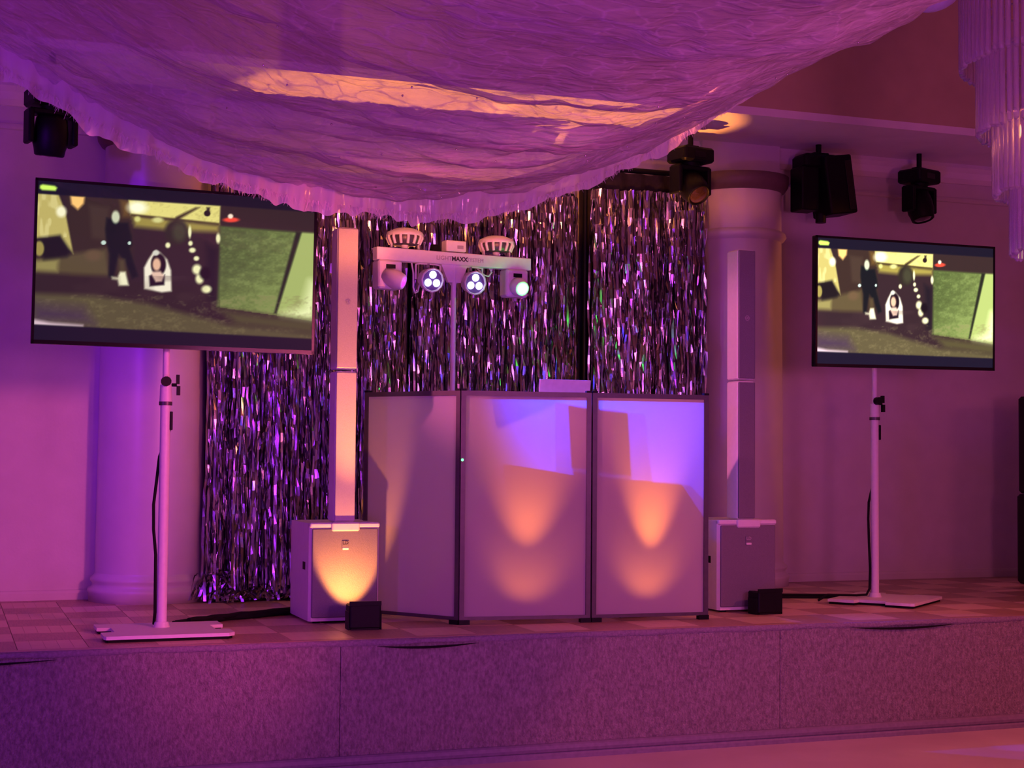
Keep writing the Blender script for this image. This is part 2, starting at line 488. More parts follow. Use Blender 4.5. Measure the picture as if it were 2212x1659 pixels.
# engaged round columns against the back wall
def column(loc, label):
    t = thing('column', loc, label, 'column', group='round columns on the back wall')
    r = 0.315
    MB().lathe([(r, 0.16), (r*0.985, 1.2), (r*0.955, 2.36)], 48).build('shaft', M_col, t)
    MB().lathe([(0, 0.0), (r+0.035, 0.0), (r+0.035, 0.045), (r+0.042, 0.055), (r+0.038, 0.075), (r+0.018, 0.085), (r+0.014, 0.105), (r+0.026, 0.118), (r+0.026, 0.135), (r+0.006, 0.15), (r, 0.165)], 48).build('base_moulding', M_col, t)
    MB().lathe([(r*0.955, 2.33), (r+0.005, 2.345), (r+0.02, 2.365), (r+0.012, 2.39), (r*0.955, 2.405)], 48).build('neck_ring', M_col, t)
    MB().lathe([(r*0.955, 2.40), (r*0.955, 2.66), (r*0.97, 2.68)], 48).build('neck_drum', M_col, t)
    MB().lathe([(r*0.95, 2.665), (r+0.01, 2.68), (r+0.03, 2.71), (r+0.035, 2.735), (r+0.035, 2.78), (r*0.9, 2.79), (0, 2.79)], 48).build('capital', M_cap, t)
    MB().box((-0.30, -0.06, 2.785), (0.30, 0.08, SZ-H)).build('pier', M_wall, t)
    return t
column((1.165, 9.27, H), 'round column behind the television stand beside the tinsel backdrop, lit violet and rose')
column((5.09, 9.27, H), 'round column behind the unlit column speaker, with moulded neck and amber edge')

# ------------------------------------------------------------------ tinsel backdrop
CY = 9.01
st = thing('backdrop_stand', (3.08, 9.10, H), 'black pipe frame carrying the silver tinsel curtains', 'stand')
zl, zr = 3.16, 3.36
def loc_of(x, y, z): return (x-3.08, y-9.10, z-H)
for (xa, xb, zz) in ((1.44, 3.80, zl), (3.86, 4.74, zr)):
    MB().cyl(loc_of(xa, 9.10, zz), loc_of(xb, 9.10, zz), 0.018, n=12).build('crossbar', M_black, st)
for x, zz, fx in ((1.50, zl, 0.12), (2.68, zl, 0), (3.77, zl, -0.06), (3.88, zr, 0.06), (4.70, zr, -0.10)):
    MB().cyl(loc_of(x, 9.10, H+0.02), loc_of(x, 9.10, zz), 0.016, n=12).build('upright', M_black, st)
    MB().rbox(loc_of(x+fx-0.10, 9.06, H), loc_of(x+fx+0.10, 9.28, H+0.02), 0.02).build('foot_plate', M_black, st)
def drape(name, x0, x1, z0, z1, y, label):
    nx = int((x1-x0)/0.012); nz = 14
    X = np.linspace(x0, x1, nx); Z = np.linspace(z0, z1, nz)
    XX, ZZ = np.meshgrid(X, Z, indexing='ij')
    YY = y + 0.018*np.sin(XX*42+0.6*np.sin(ZZ*2)) + 0.010*np.sin(XX*17.3+1+ZZ*0.5)
    o = np_mesh(name, np.stack([XX, YY, ZZ], -1).reshape(-1, 3), grid_quads(nx, nz), M_drape, None, True)
    tag(o, label, 'drape', 'black drapes behind the tinsel')
    return o
drape('black_drape', 1.47, 2.66, H+0.03, zl-0.005, 9.17, 'black drape hanging behind the tinsel nearest the large screen on the left')
drape('black_drape', 2.70, 3.79, H+0.03, zl-0.005, 9.17, 'black drape hanging behind the tinsel over the lighting bar')
drape('black_drape', 3.86, 4.73, H+0.03, zr-0.005, 9.17, 'taller black drape hanging behind the tinsel beside the right column')

def tinsel(name, x0, x1, ztop0, ztop1, n, label, seed, bunch=()):
    rng = np.random.default_rng(seed)
    S = 44
    xs = np.sort(rng.uniform(x0, x1, n))
    V = []; Q = []
    t = np.linspace(0, 1, S)
    base = 0
    for i, xc in enumerate(xs):
        fold = 0.030*math.sin(xc*24+seed) + 0.022*math.sin(xc*57+2.1*seed) + 0.012*math.sin(xc*131)
        slope = 24*0.030*math.cos(xc*24+seed) + 57*0.022*math.cos(xc*57+2.1*seed)
        top = ztop0 + (ztop1-ztop0)*(xc-x0)/(x1-x0)
        bot = H + 0.012 + rng.uniform(0, 0.10)
        z = top + (bot-top)*t
        wd = rng.uniform(0.0055, 0.0085)
        phi = math.atan(slope)*0.75 + rng.normal(0, 0.40) + np.cumsum(rng.normal(0, 0.17, S))*0.9 + rng.normal(0, 0.12, S)
        drift = np.cumsum(rng.normal(0, 0.0018, S)) + 0.006*np.sin(t*rng.uniform(4, 14)+rng.uniform(0, 6))
        yy = CY + fold*(0.55+0.45*t) + rng.normal(0, 0.008) + np.cumsum(rng.normal(0, 0.0014, S))
        yy = np.minimum(yy + np.convolve(rng.normal(0, 0.016, S), (0.25, 0.5, 0.25), 'same'), 9.07)
        xx = xc + drift
        a = np.stack([xx-wd*np.cos(phi), yy-wd*np.sin(phi), z], 1)
        b = np.stack([xx+wd*np.cos(phi), yy+wd*np.sin(phi), z+rng.normal(0, 0.004, S)], 1)
        V.append(np.stack([a, b], 1).reshape(-1, 3))
        k = base + 2*np.arange(S-1)
        Q.append(np.stack([k, k+1, k+3, k+2], 1))
        base += 2*S
    # curled ends heaped on the boards
    for (bx, by, br, bn, bh) in bunch:
        for i in range(bn):
            M_ = 12
            a0 = rng.uniform(0, 6.28); p0 = np.array([bx+rng.normal(0, br), by+rng.normal(0, br*0.5), H+0.015])
            tt = np.linspace(0, 1, M_)
            L = rng.uniform(0.08, 0.2)
            hh = rng.uniform(0.02, bh)
            xx = p0[0] + L*(tt-0.5)*math.cos(a0); y2 = p0[1] + 0.6*L*(tt-0.5)*math.sin(a0); zz = p0[2] + hh*np.sin(tt*math.pi) + rng.normal(0, 0.006, M_)
            zz = np.maximum(zz, H+0.004)
            ph = rng.uniform(0, 6.28) + np.cumsum(rng.normal(0, 0.6, M_))
            dx = 0.008*np.cos(ph); dz = 0.008*np.abs(np.sin(ph))
            a = np.stack([xx-dx, y2, zz], 1); b = np.stack([xx+dx, y2-0.008, zz+dz], 1)
            V.append(np.stack([a, b], 1).reshape(-1, 3))
            k = base + 2*np.arange(M_-1)
            Q.append(np.stack([k, k+1, k+3, k+2], 1)); base += 2*M_
    o = np_mesh(name, np.concatenate(V), np.concatenate(Q), M_foil)
    return tag(o, label, 'tinsel curtain', 'silver foil tinsel curtains', 'stuff')
tinsel('tinsel_curtain', 1.46, 2.64, 3.12, 3.13, 800, 'silver tinsel curtain partly hidden by the larger television, strands heaped on the boards', 3,
       ((1.53, 9.0, 0.05, 90, 0.16), (1.75, 8.99, 0.05, 30, 0.07), (2.05, 8.98, 0.05, 50, 0.08), (1.6, 8.96, 0.08, 40, 0.05)))
tinsel('tinsel_curtain', 2.70, 3.78, 3.13, 3.14, 740, 'silver tinsel curtain behind the white lighting bar, orange glints at its top', 5)
tinsel('tinsel_curtain', 3.90, 4.70, 3.20, 3.22, 500, 'silver tinsel curtain beside the right column, over the right booth panel', 9)

# ------------------------------------------------------------------ television stands
def tv_stand(loc, rz_plate, label, pole_top, cable):
    t = thing('television_stand', loc, label, 'stand', group='white television floor stands')
    poly = [(-0.29, -0.33), (0.27, -0.33), (0.30, -0.30), (0.30, -0.16), (0.235, -0.15), (0.235, 0.02), (0.30, 0.03), (0.30, 0.19), (-0.30, 0.19), (-0.30, 0.03), (-0.235, 0.02), (-0.235, -0.15), (-0.30, -0.16), (-0.30, -0.31)]
    mz = Matrix.Rotation(rz_plate, 4, 'Z')
    MB().prism(poly, 0.014, 0.030, mz).build('base_plate', M_white, t)
    MB().prism([(x*0.97, y*0.97) for x, y in poly], 0.0, 0.014, mz).build('rubber_pad', M_rubber, t)
    MB().cyl((0, 0, 0.030), (0, 0, 0.055), 0.040, 0.032, 20).build('pole_socket', M_white, t)
    MB().cyl((0, 0, 0.05), (0, 0, 1.13), 0.0245, n=20).build('lower_pole', M_white, t)
    MB().cyl((0, 0, 1.10), (0, 0, pole_top), 0.0165, n=20).build('upper_pole', M_white, t)
    c = MB().cyl((0, 0, 1.115), (0, 0, 1.20), 0.030, 0.027, 20).build('collar', M_white, t)
    MB().cyl((0, 0, 1.10), (0, 0, 1.118), 0.032, n=20).build('collar_ring', M_alu, c)
    k = MB().cyl((-0.005, -0.028, 1.215), (-0.005, -0.060, 1.215), 0.024, n=12)
    k.build('knob', M_black, t)
    k = MB().cyl((0.028, 0, 1.20), (0.052, 0, 1.20), 0.008, n=10)
    k.box((0.050, -0.012, 1.205), (0.064, 0.012, 1.25)); k.box((0.053, -0.012, 1.15), (0.068, 0.012, 1.195))
    k.build('wing_screw', M_black, t)
    MB().rbox((0.020, -0.02, 0.98), (0.034, 0.012, 1.07), 0.004).build('cable_clip', M_black, t)
    MB().tube(cable, 0.0075).build('cable', M_rubber, t)
    return t
TVL, TVR = (1.009, 7.545, H), (5.313, 7.951, H)
tv_stand(TVL, 0.0, 'white television stand with flat notched base plate at the stage edge, screen on the left', 1.80,
         [(0.03, 0.02, 1.0), (-0.02, 0.035, 0.85), (-0.036, 0.01, 0.72), (-0.048, 0.0, 0.62), (-0.046, 0.0, 0.5), (-0.034, 0.0, 0.38), (-0.032, 0.0, 0.1), (-0.034, 0.02, 0.045), (0.02, 0.10, 0.042)])
tv_stand(TVR, R(38), 'white television stand with turned base plate, under the smaller-looking screen on the right', 1.78,
         [(0.03, 0.02, 1.0), (0.03, 0.03, 0.8), (-0.030, 0.02, 0.60), (-0.040, 0.01, 0.5), (-0.042, 0.0, 0.36), (-0.034, 0.0, 0.2), (-0.038, 0.0, 0.08), (-0.06, 0.0, 0.045), (-0.13, 0.0, 0.042), (-0.30, 0.05, 0.045), (-0.36, 0.06, 0.012)])

# ------------------------------------------------------------------ televisions
def srgb(c):
    c = np.asarray(c, float)/255.0
    return np.where(c <= 0.04045, c/12.92, ((c+0.055)/1.055)**2.4)

def screen_picture(nu, nv):
    """colours of the video still, worked out on a grid of the picture"""
    q = [(92, 62), (2128, 222), (2112, 1300), (48, 1232)]    # tl tr br bl of the panel
    A = []; b = []
    for (u, v), (x, y) in zip(((0, 0), (1, 0), (1, 1), (0, 1)), q):
        A.append([u, v, 1, 0, 0, 0, -x*u, -x*v]); b.append(x)
        A.append([0, 0, 0, u, v, 1, -y*u, -y*v]); b.append(y)
    h = np.linalg.solve(np.array(A, float), np.array(b, float))
    U, V = np.meshgrid(np.linspace(0, 1, nu), np.linspace(0, 1, nv), indexing='ij')
    wq = h[6]*U+h[7]*V+1
    X = (h[0]*U+h[1]*V+h[2])/wq; Y = (h[3]*U+h[4]*V+h[5])/wq
    img = np.zeros((nu, nv, 3)); img[:] = (44, 31, 34)
    n1 = 0.35*vnoise(X/70, Y/34, 4)+0.35*vnoise(X/31+9, Y/17, 14)+0.3*vnoise(X/13+5, Y/9, 24); n2 = vnoise(X/22, Y/60, 5); n3 = vnoise(X/130, Y/70, 6)
    def put(a, c):
        a = np.clip(a, 0, 1)[..., None]
        img[:] = img*(1-a) + np.asarray(c, float)*a
    def poly(pts, c, soft=8, op=1.0):
        ins = np.zeros(X.shape, bool); dist = np.full(X.shape, 1e9)
        n = len(pts)
        for i in range(n):
            x0, y0 = pts[i]; x1, y1 = pts[(i+1) % n]
            cond = ((y0 > Y) != (y1 > Y))
            with np.errstate(divide='ignore', invalid='ignore'):
                xi = (x1-x0)*(Y-y0)/((y1-y0) if y1 != y0 else 1e-9)+x0
            ins ^= cond & (X < xi)
            L2 = (x1-x0)**2+(y1-y0)**2
            tt = np.clip(((X-x0)*(x1-x0)+(Y-y0)*(y1-y0))/max(L2, 1e-9), 0, 1)
            dist = np.minimum(dist, np.hypot(X-x0-tt*(x1-x0), Y-y0-tt*(y1-y0)))
        sd = np.where(ins, dist, -dist)
        put(op*(sd/soft*0.5+0.5), c)
    def ell(cx, cy, rx, ry, c, soft=0.35, op=1.0):
        d = np.sqrt(((X-cx)/rx)**2+((Y-cy)/ry)**2)
        put(op*((1-d)/soft+0.5), c)
    # back of the room
    poly([(300, 150), (780, 150), (800, 760), (330, 760)], (50, 37, 30), 20)
    poly([(470, 240), (620, 260), (600, 500), (490, 480)], (62, 48, 38), 20)
    poly([(700, 205), (770, 210), (770, 330), (720, 330)], (96, 70, 34), 20)
    poly([(60, 640), (330, 600), (600, 560), (620, 760), (60, 735)], (84, 72, 46), 24)
    poly([(60, 650), (240, 640), (230, 730), (60, 720)], (140, 130, 76), 22)
    ell(500, 610, 60, 40, (96, 76, 52), 0.8)
    poly([(60, 150), (240, 160), (292, 290), (350, 600), (310, 560), (250, 470), (60, 490)], (184, 170, 96), 8)
    put(np.clip(n2*2.2, 0, 0.5)*((X < 300) & (Y < 480) & (X < 190+Y*0.26)), (226, 216, 150))
    poly([(70, 490), (250, 465), (335, 590), (300, 620), (130, 640)], (20, 20, 20), 22)
    ell(95, 560, 36, 55, (150, 136, 70))
    ell(262, 290, 38, 40, (240, 236, 196), 0.7)
    poly([(330, 172), (438, 180), (430, 232), (386, 276), (338, 236)], (252, 196, 112), 12)
    poly([(764, 205), (1444, 250), (1436, 388), (782, 312)], (222, 212, 122), 8)
    put(np.clip(n1*1.6, 0, 0.5)*((X > 770) & (X < 1440) & (Y < 380)), (168, 156, 84))
    ell(830, 262, 70, 44, (250, 250, 214), 0.9)
    poly([(790, 318), (1434, 390), (1430, 440), (1100, 430), (810, 400)], (150, 136, 62), 22)
    poly([(782, 308), (1434, 376), (1434, 390), (782, 322)], (60, 46, 26), 8)
    ell(980, 352, 40, 20, (206, 204, 130), 0.8); ell(830, 345, 22, 20, (206, 204, 120), 0.8)
    poly([(1115, 330), (1260, 262), (1290, 262), (1150, 340), (1100, 375)], (58, 44, 28), 10)
    ell(1345, 305, 24, 22, (30, 22, 22)); poly([(1340, 262), (1365, 262), (1360, 300), (1345, 300)], (36, 26, 24), 8)
    ell(1120, 440, 88, 92, (40, 36, 28), 0.4); ell(1140, 440, 50, 66, (58, 58, 40), 0.8)
    # figure at the back in dark clothes
    poly([(600, 335), (640, 345), (700, 372), (760, 372), (785, 470), (790, 530), (770, 560), (800, 660), (832, 760), (790, 780), (730, 640), (690, 600), (670, 680), (650, 780), (612, 770), (622, 600), (600, 520), (590, 420)], (10, 20, 22), 12)
    poly([(690, 640), (735, 640), (745, 740), (690, 740)], (74, 62, 40), 16)
    ell(668, 330, 30, 46, (196, 202, 170), 0.5)
    ell(577, 517, 19, 15, (190, 214, 200)); ell(770, 520, 12, 13, (190, 214, 200))
    poly([(636, 765), (680, 770), (700, 730), (740, 730), (764, 830), (690, 832), (680, 790), (640, 785)], (232, 228, 190), 10)
    # right wall
    poly([(1440, 392), (2140, 440), (2140, 1090), (1800, 1030), (1415, 985)], (76, 90, 46), 10)
    ramp = np.clip((X-1500)/620, 0, 1)*0.35 + np.clip((Y-650)/420, 0, 1)*0.35
    on = ((X > 1440) & (Y > 410+0.066*(X-1440)) & (Y < 985+0.14*(X-1415)))
    put(ramp*on, (176, 196, 106)); put(np.clip(n1*1.2, 0, 0.3)*on, (150, 168, 96)); put(np.clip(-n1*1.0, 0, 0.3)*on, (54, 62, 32))
    poly([(2036, 440), (2140, 446), (2140, 1085), (1856, 1030)], (160, 176, 100), 10)
    poly([(2100, 800), (2140, 800), (2140, 1090), (1900, 1040), (2050, 980)], (232, 240, 176), 50)
    poly([(1996, 436), (2036, 440), (1856, 1034), (1838, 1028)], (30, 34, 24), 9)
    poly([(1446, 246), (2140, 296), (2140, 446), (1990, 436), (1446, 392)], (46, 34, 32), 12)
    ell(1520, 352, 58, 17, (236, 70, 50), 0.6); ell(1516, 326, 19, 17, (252, 226, 200), 0.6)
    # festoon of lights beside the wall
    poly([(1330, 520), (1430, 560), (1415, 960), (1350, 930)], (24, 22, 28), 24, 0.8)
    for cx, cy, rx, ry in ((1055, 536, 18, 20), (1217, 440, 12, 44), (1426, 486, 16, 36), (1222, 522, 16, 18), (1236, 572, 24, 18), (1266, 632, 20, 17), (1270, 712, 34, 36), (1290, 780, 30, 36), (1340, 856, 36, 28)):
        ell(cx, cy, rx, ry, (236, 234, 178), 0.7)
    ell(1330, 740, 40, 46, (16, 14, 18), 0.6)
    # seated person in white shawl
    poly([(880, 855), (878, 700), (910, 640), (940, 596), (968, 572), (1000, 590), (1050, 640), (1078, 720), (1082, 872), (1010, 880)], (236, 228, 204), 9)
    ell(985, 676, 56, 82, (26, 16, 22), 0.25)
    ell(972, 676, 30, 46, (222, 176, 144), 0.5)
    poly([(940, 730), (1000, 725), (1030, 760), (1010, 820), (940, 820), (925, 760)], (222, 186, 164), 10)
    poly([(916, 760), (935, 752), (965, 805), (1010, 800), (1032, 750), (1028, 826), (920, 836)], (22, 14, 24), 8)
    ell(966, 592, 24, 20, (206, 206, 190), 0.6)
    # floor of the room and the lower band
    put(np.clip(n3*0.9, 0, 0.3)*((Y > 760) & (X < 1420)), (66, 48, 48))
    poly([(40, 890), (500, 905), (900, 962), (1500, 1112), (2140, 1180), (2140, 1230), (40, 1130)], (84, 76, 50), 26)
    put(np.clip(n1*1.3, 0, 0.4)*((Y > 900) & (Y < 1210)), (128, 116, 78))
    poly([(40, 960), (420, 1000), (500, 1110), (40, 1110)], (62, 44, 70), 60, 0.8)
    poly([(40, 1080), (180, 1105), (420, 1122), (420, 1136), (40, 1128)], (206, 180, 190), 14)
    poly([(1430, 1000), (2140, 1080), (2140, 1190), (1560, 1120)], (74, 68, 42), 30, 0.8)
    # bars above and below the picture, the marker at upper left
    poly([(0, -50), (2300, -50), (2300, 312), (1440, 248), (760, 203), (0, 152)], (14, 17, 30), 6)
    poly([(0, 1118), (1000, 1164), (2300, 1224), (2300, 1500), (0, 1500)], (14, 17, 32), 6)
    poly([(104, 98), (124, 90), (214, 102), (232, 116), (220, 138), (120, 132), (102, 118)], (206, 244, 96), 8)
    ell(2120, 250, 7, 8, (255, 255, 255), 0.5, 0.0)
    return srgb(img)

def screen_mat(name, k):
    m = bpy.data.materials.new(name); m.use_nodes = True
    nt = m.node_tree; b = nt.nodes['Principled BSDF']
    at = nt.nodes.new('ShaderNodeAttribute'); at.attribute_name = 'picture'
    b.inputs['Base Color'].default_value = (0.012, 0.012, 0.016, 1)
    b.inputs['Roughness'].default_value = 0.06
    nt.links.new(at.outputs['Color'], b.inputs['Emission Color'])
    b.inputs['Emission Strength'].default_value = k
    return m
NU, NV = 340, 190
PIC = screen_picture(NU, NV)
TW, TH = 1.345, 0.776
def television(c, rz, roll_, tilt, label, k, stand, pole_y):
    t = thing('television', c, label, 'television', group='wide flat televisions on floor stands')
    t.rotation_euler = (tilt, roll_, rz)
    b = 0.013
    fr = MB()
    fr.rbox((-TW/2, -0.012, -TH/2), (TW/2, 0.028, TH/2), 0.006, 2)
    fr.build('cabinet', M_blackg, t)
    for nm, lo, hi in (('bezel_top', (-TW/2, -0.017, TH/2-b), (TW/2, -0.011, TH/2)), ('bezel_bottom', (-TW/2, -0.017, -TH/2), (TW/2, -0.011, -TH/2+b+0.006)),
                       ('bezel_side', (-TW/2, -0.017, -TH/2), (-TW/2+b, -0.011, TH/2)), ('bezel_side', (TW/2-b, -0.017, -TH/2), (TW/2, -0.011, TH/2))):
        MB().box(lo, hi).build(nm, M_blackg, t)
    MB().rbox((-0.36, 0.026, -0.26), (0.36, 0.062, 0.20), 0.02).build('rear_housing', M_black, t)
    MB().box((-0.12, pole_y-0.03, -0.14), (0.12, pole_y-0.018, 0.14)).build('mount_plate', M_black, t)
    MB().box((-0.04, 0.055, -0.08), (0.04, pole_y-0.018, 0.08)).build('mount_arm', M_black, t)
    X = np.linspace(-TW/2+b, TW/2-b, NU); Z = np.linspace(TH/2-b, -TH/2+b+0.006, NV)
    XX, ZZ = np.meshgrid(X, Z, indexing='ij')
    o = np_mesh('screen', np.stack([XX, np.full_like(XX, -0.0125), ZZ], -1).reshape(-1, 3), grid_quads(NU, NV)[:, ::-1], screen_mat('screen_'+label[:6], k), t)
    ca = o.data.color_attributes.new('picture', 'FLOAT_COLOR', 'POINT')
    ca.data.foreach_set('color', np.concatenate([PIC, np.ones((NU, NV, 1))], -1).astype(np.float32).ravel())
    return t
television((1.045, 7.440, 2.368), R(1.2), R(0.4), R(0.2), 'wide television nearest the stage edge on the left, showing a dim room video', 1.15, TVL, 0.105)
television((5.470, 7.846, 2.413), R(3.6), R(-0.6), R(1.5), 'wide television on the right above the bare wall, showing a brighter dim room video', 2.0, TVR, 0.105)

# ------------------------------------------------------------------ column speakers
def column_speaker(x0, y0, label, lit):
    """x0 left edge, y0 front plane; subwoofer with a two-piece column standing on it"""
    w, d, h = 0.372, 0.45, 0.512
    t = thing('column_speaker', (x0+w/2, y0+d/2, H), label, 'speaker', group='white column speaker systems')
    s = MB()
    # cabinet with cut corners at the front
    s.prism([(-w/2+0.012, -d/2+0.012), (w/2-0.012, -d/2+0.012), (w/2, -d/2+0.03), (w/2, d/2), (-w/2, d/2), (-w/2, -d/2+0.03)], 0.012, h)
    sub = s.build('subwoofer', M_white, t)
    MB().rbox((-w/2+0.012, -d/2+0.0, 0.03), (w/2-0.012, -d/2+0.014, h-0.026), 0.010, 3).build('grille', M_grille, sub)
    MB().rbox((-w/2, -d/2+0.004, h-0.024), (w/2, -d/2+0.05, h+0.004), 0.012, 3).build('top_edge', M_white, sub)
    MB().rbox((-0.075, -d/2-0.010, h-0.040), (0.075, -d/2+0.020, h+0.006), 0.012, 3).build('column_socket', M_white, sub)
    g = MB(); g.box((-w/2-0.001, -d/2+0.10, 0.27), (-w/2+0.02, -d/2+0.16, 0.31))
    g.build('handle_recess', M_black, sub)
    for sx in (-1, 1):
        for sy in (-1, 1):
            MB().cyl((sx*(w/2-0.05), sy*(d/2-0.05), 0), (sx*(w/2-0.05), sy*(d/2-0.05), 0.013), 0.02, n=12).build('foot', M_rubber, sub)
    bd = MB().rbox((-0.019, -d/2-0.004, 0.385), (0.019, -d/2+0.002, 0.425), 0.006, 3).build('badge', M_grille, sub)
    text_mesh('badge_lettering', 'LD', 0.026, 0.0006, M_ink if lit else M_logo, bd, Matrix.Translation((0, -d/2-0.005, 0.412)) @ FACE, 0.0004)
    MB().rbox((-0.017, -d/2-0.007, 0.376), (0.017, -d/2, 0.388), 0.003, 2).build('badge_bar', M_white, bd)
    # column
    cw, cdp = 0.112, 0.142
    yf = -d/2 + 0.018
    z = h + 0.006
    for k, (za, zb) in enumerate(((z, 1.300), (1.310, 2.052))):
        b = MB().rbox((-cw/2, yf+0.010, za), (cw/2, yf+cdp, zb), 0.012, 3).build('column_segment', M_white, t)
        MB().rbox((-cw/2+0.003, yf, za+0.006), (cw/2-0.003, yf+0.014, zb-0.006), 0.005, 2).build('column_grille', M_grille_lit if lit else M_grille, b)
    rg = MB()
    n = 20
    for i in range(n):
        a = 2*math.pi*i/n; a2 = 2*math.pi*(i+1)/n
        for (ra, rb) in ((0.0145, 0.0115),):
            vs = [(ra*math.cos(a), yf-0.0008, 1.66+ra*math.sin(a)), (ra*math.cos(a2), yf-0.0008, 1.66+ra*math.sin(a2)), (rb*math.cos(a2), yf-0.0008, 1.66+rb*math.sin(a2)), (rb*math.cos(a), yf-0.0008, 1.66+rb*math.sin(a))]
            rg.add(vs, [(0, 1, 2, 3)])
    rg.build('column_badge', M_logo, b)
    text_mesh('column_badge_lettering', 'LD', 0.016, 0.0004, M_logo, b, Matrix.Translation((0, yf-0.001, 1.66)) @ FACE, 0.0003)
    return t
column_speaker(1.772, 7.715, 'white column speaker lit orange by the uplight at its foot', True)
column_speaker(4.085, 7.640, 'white column speaker standing unlit between the booth and the right television stand', False)

# ------------------------------------------------------------------ uplights on the boards
def uplight(loc, rz, label, on=None, beams=()):
    t = thing('uplight', loc, label, 'uplight', rz, group='small black uplights')
    MB().rbox((-0.080, -0.055, 0.008), (0.080, 0.055, 0.125), 0.010, 3).build('housing', M_black, t)
    for sx in (-1, 1):
        MB().prism([(sx*0.080, -0.045), (sx*0.084, -0.045), (sx*0.084, 0.045), (sx*0.080, 0.045)][::sx], 0.0, 0.09).build('bracket', M_black, t)
    MB().box((-0.070, -0.050, 0.0), (0.070, -0.040, 0.010)).build('foot_bar', M_black, t)
    MB().box((-0.080, -0.055, 0.120), (0.080, -0.048, 0.142)).build('hood', M_black, t)
    for k in range(4):
        MB().cyl((-0.051+0.034*k, 0.012, 0.124), (-0.051+0.034*k, 0.012, 0.128), 0.014, n=14).build('led_lens', E_amber if on else M_lens, t)
    if on:
        for tg, pw, cn, bl, sx, sy in beams:
            shaped(spot('uplight_lamp', (loc[0], loc[1]+0.012, loc[2]+0.140), tg, on, pw, cn, bl, 0.012), sx, sy)
    return t
AMB = (1.0, 0.29, 0.05)
ORG = (1.0, 0.24, 0.03)
uplight((1.985, 7.440, H), R(-4), 'small black uplight throwing orange light up the left column speaker', AMB,
        [((1.975, 7.72, 0.98), 32, 104, 0.35, 0.52, 1), ((1.99, 7.735, 2.75), 340, 38, 1.0, 1, 1)])
uplight((4.315, 7.53, H), R(4), 'small black uplight, unlit, before the right column speaker')
uplight((2.86, 7.68, H), R(184), 'small black uplight behind the centre booth panel, throwing orange light', ORG,
        [((2.86, 7.44, 0.95), 2.8, 104, 0.8, 0.9, 1), ((2.87, 7.53, 1.42), 42, 66, 1.0, 0.75, 1)])
uplight((3.52, 7.60, H), R(184), 'small black uplight behind the right booth panel, throwing orange light', ORG,
        [((3.52, 7.38, 0.95), 3.2, 104, 0.8, 0.85, 1), ((3.54, 7.45, 1.42), 62, 64, 1.0, 0.62, 1)])
uplight((2.42, 8.86, H), R(0), 'small black uplight under the tinsel behind the lit speaker, aimed at the ceiling', AMB,
        [((2.42, 8.82, 3.63), 680, 36, 0.35, 1, 0.8)])
uplight((3.95, 8.86, H), R(0), 'small black uplight under the tinsel behind the right booth panel, aimed upward', AMB,
        [((3.95, 8.82, 3.63), 680, 36, 0.35, 1, 0.8)])

# ------------------------------------------------------------------ DJ booth facade
P = [Vector((2.125, 8.012, 0)), Vector((2.497, 7.476, 0)), Vector((3.200, 7.392, 0)), Vector((3.872, 7.356, 0))]
booth = thing('booth_facade', (3.0, 7.45, H), 'folding DJ booth facade of three white fabric panels in grey frames', 'booth facade')
BH = 1.203
def to_booth(A, B):
    d = (B-A); L = d.length; a = math.atan2(d.y, d.x)
    return Matrix.Translation(Vector((A.x-3.0, A.y-7.45, 0))) @ Matrix.Rotation(a, 4, 'Z'), L
for i in range(3):
    mt, L = to_booth(P[i], P[i+1])
    g = 0.004; t_ = 0.025; dp = 0.028; z0 = 0.022
    f = MB()
    f.box((g, 0, z0), (g+t_, dp, BH), mt); f.box((L-g-t_, 0, z0), (L-g, dp, BH), mt)
    f.box((g+t_, 0, BH-t_), (L-g-t_, dp, BH), mt); f.box((g+t_, 0, z0), (L-g-t_, dp, z0+t_*0.7), mt)
    fo = f.build('panel_frame', M_alu, booth)
    nx, nz = 24, 40
    X = np.linspace(g+t_-0.002, L-g-t_+0.002, nx); Z = np.linspace(z0+t_*0.6, BH-t_+0.002, nz)
    XX, ZZ = np.meshgrid(X, Z, indexing='ij')
    YY = 0.008 + 0.0012*np.sin(XX*9+i)*np.sin(ZZ*5)
    pts = np.stack([XX, YY, ZZ], -1).reshape(-1, 3)
    mm = np.array(mt)
    pts = pts @ mm[:3, :3].T + mm[:3, 3]
    np_mesh('fabric_panel', pts, grid_quads(nx, nz), M_scrim, fo, True)
    for xx in (0.03, L-0.03):
        MB().box((xx-0.028, -0.006, 0.0), (xx+0.028, dp+0.006, 0.024), mt).build('corner_foot', M_black, booth)
    for xx in (g+t_/2, L-g-t_/2):
        MB().box((xx-0.014, -0.002, BH-0.001), (xx+0.014, dp+0.002, BH+0.010), mt).build('corner_cap', M_black, booth)
for i in (1, 2):
    p = P[i]
    for z in (0.18, 0.62, 1.05):
        MB().cyl((p.x-3.0, p.y-7.45+0.030, z-0.04), (p.x-3.0, p.y-7.45+0.030, z+0.04), 0.006, n=10).build('hinge', M_alu, booth)
MB().cyl((P[1].x-3.0+0.012, P[1].y-7.45-0.004, 0.845), (P[1].x-3.0+0.012, P[1].y-7.45+0.004, 0.845), 0.007, n=12).build('status_light', E_dot, booth)
tag(booth.children[-1], 'tiny green status light')

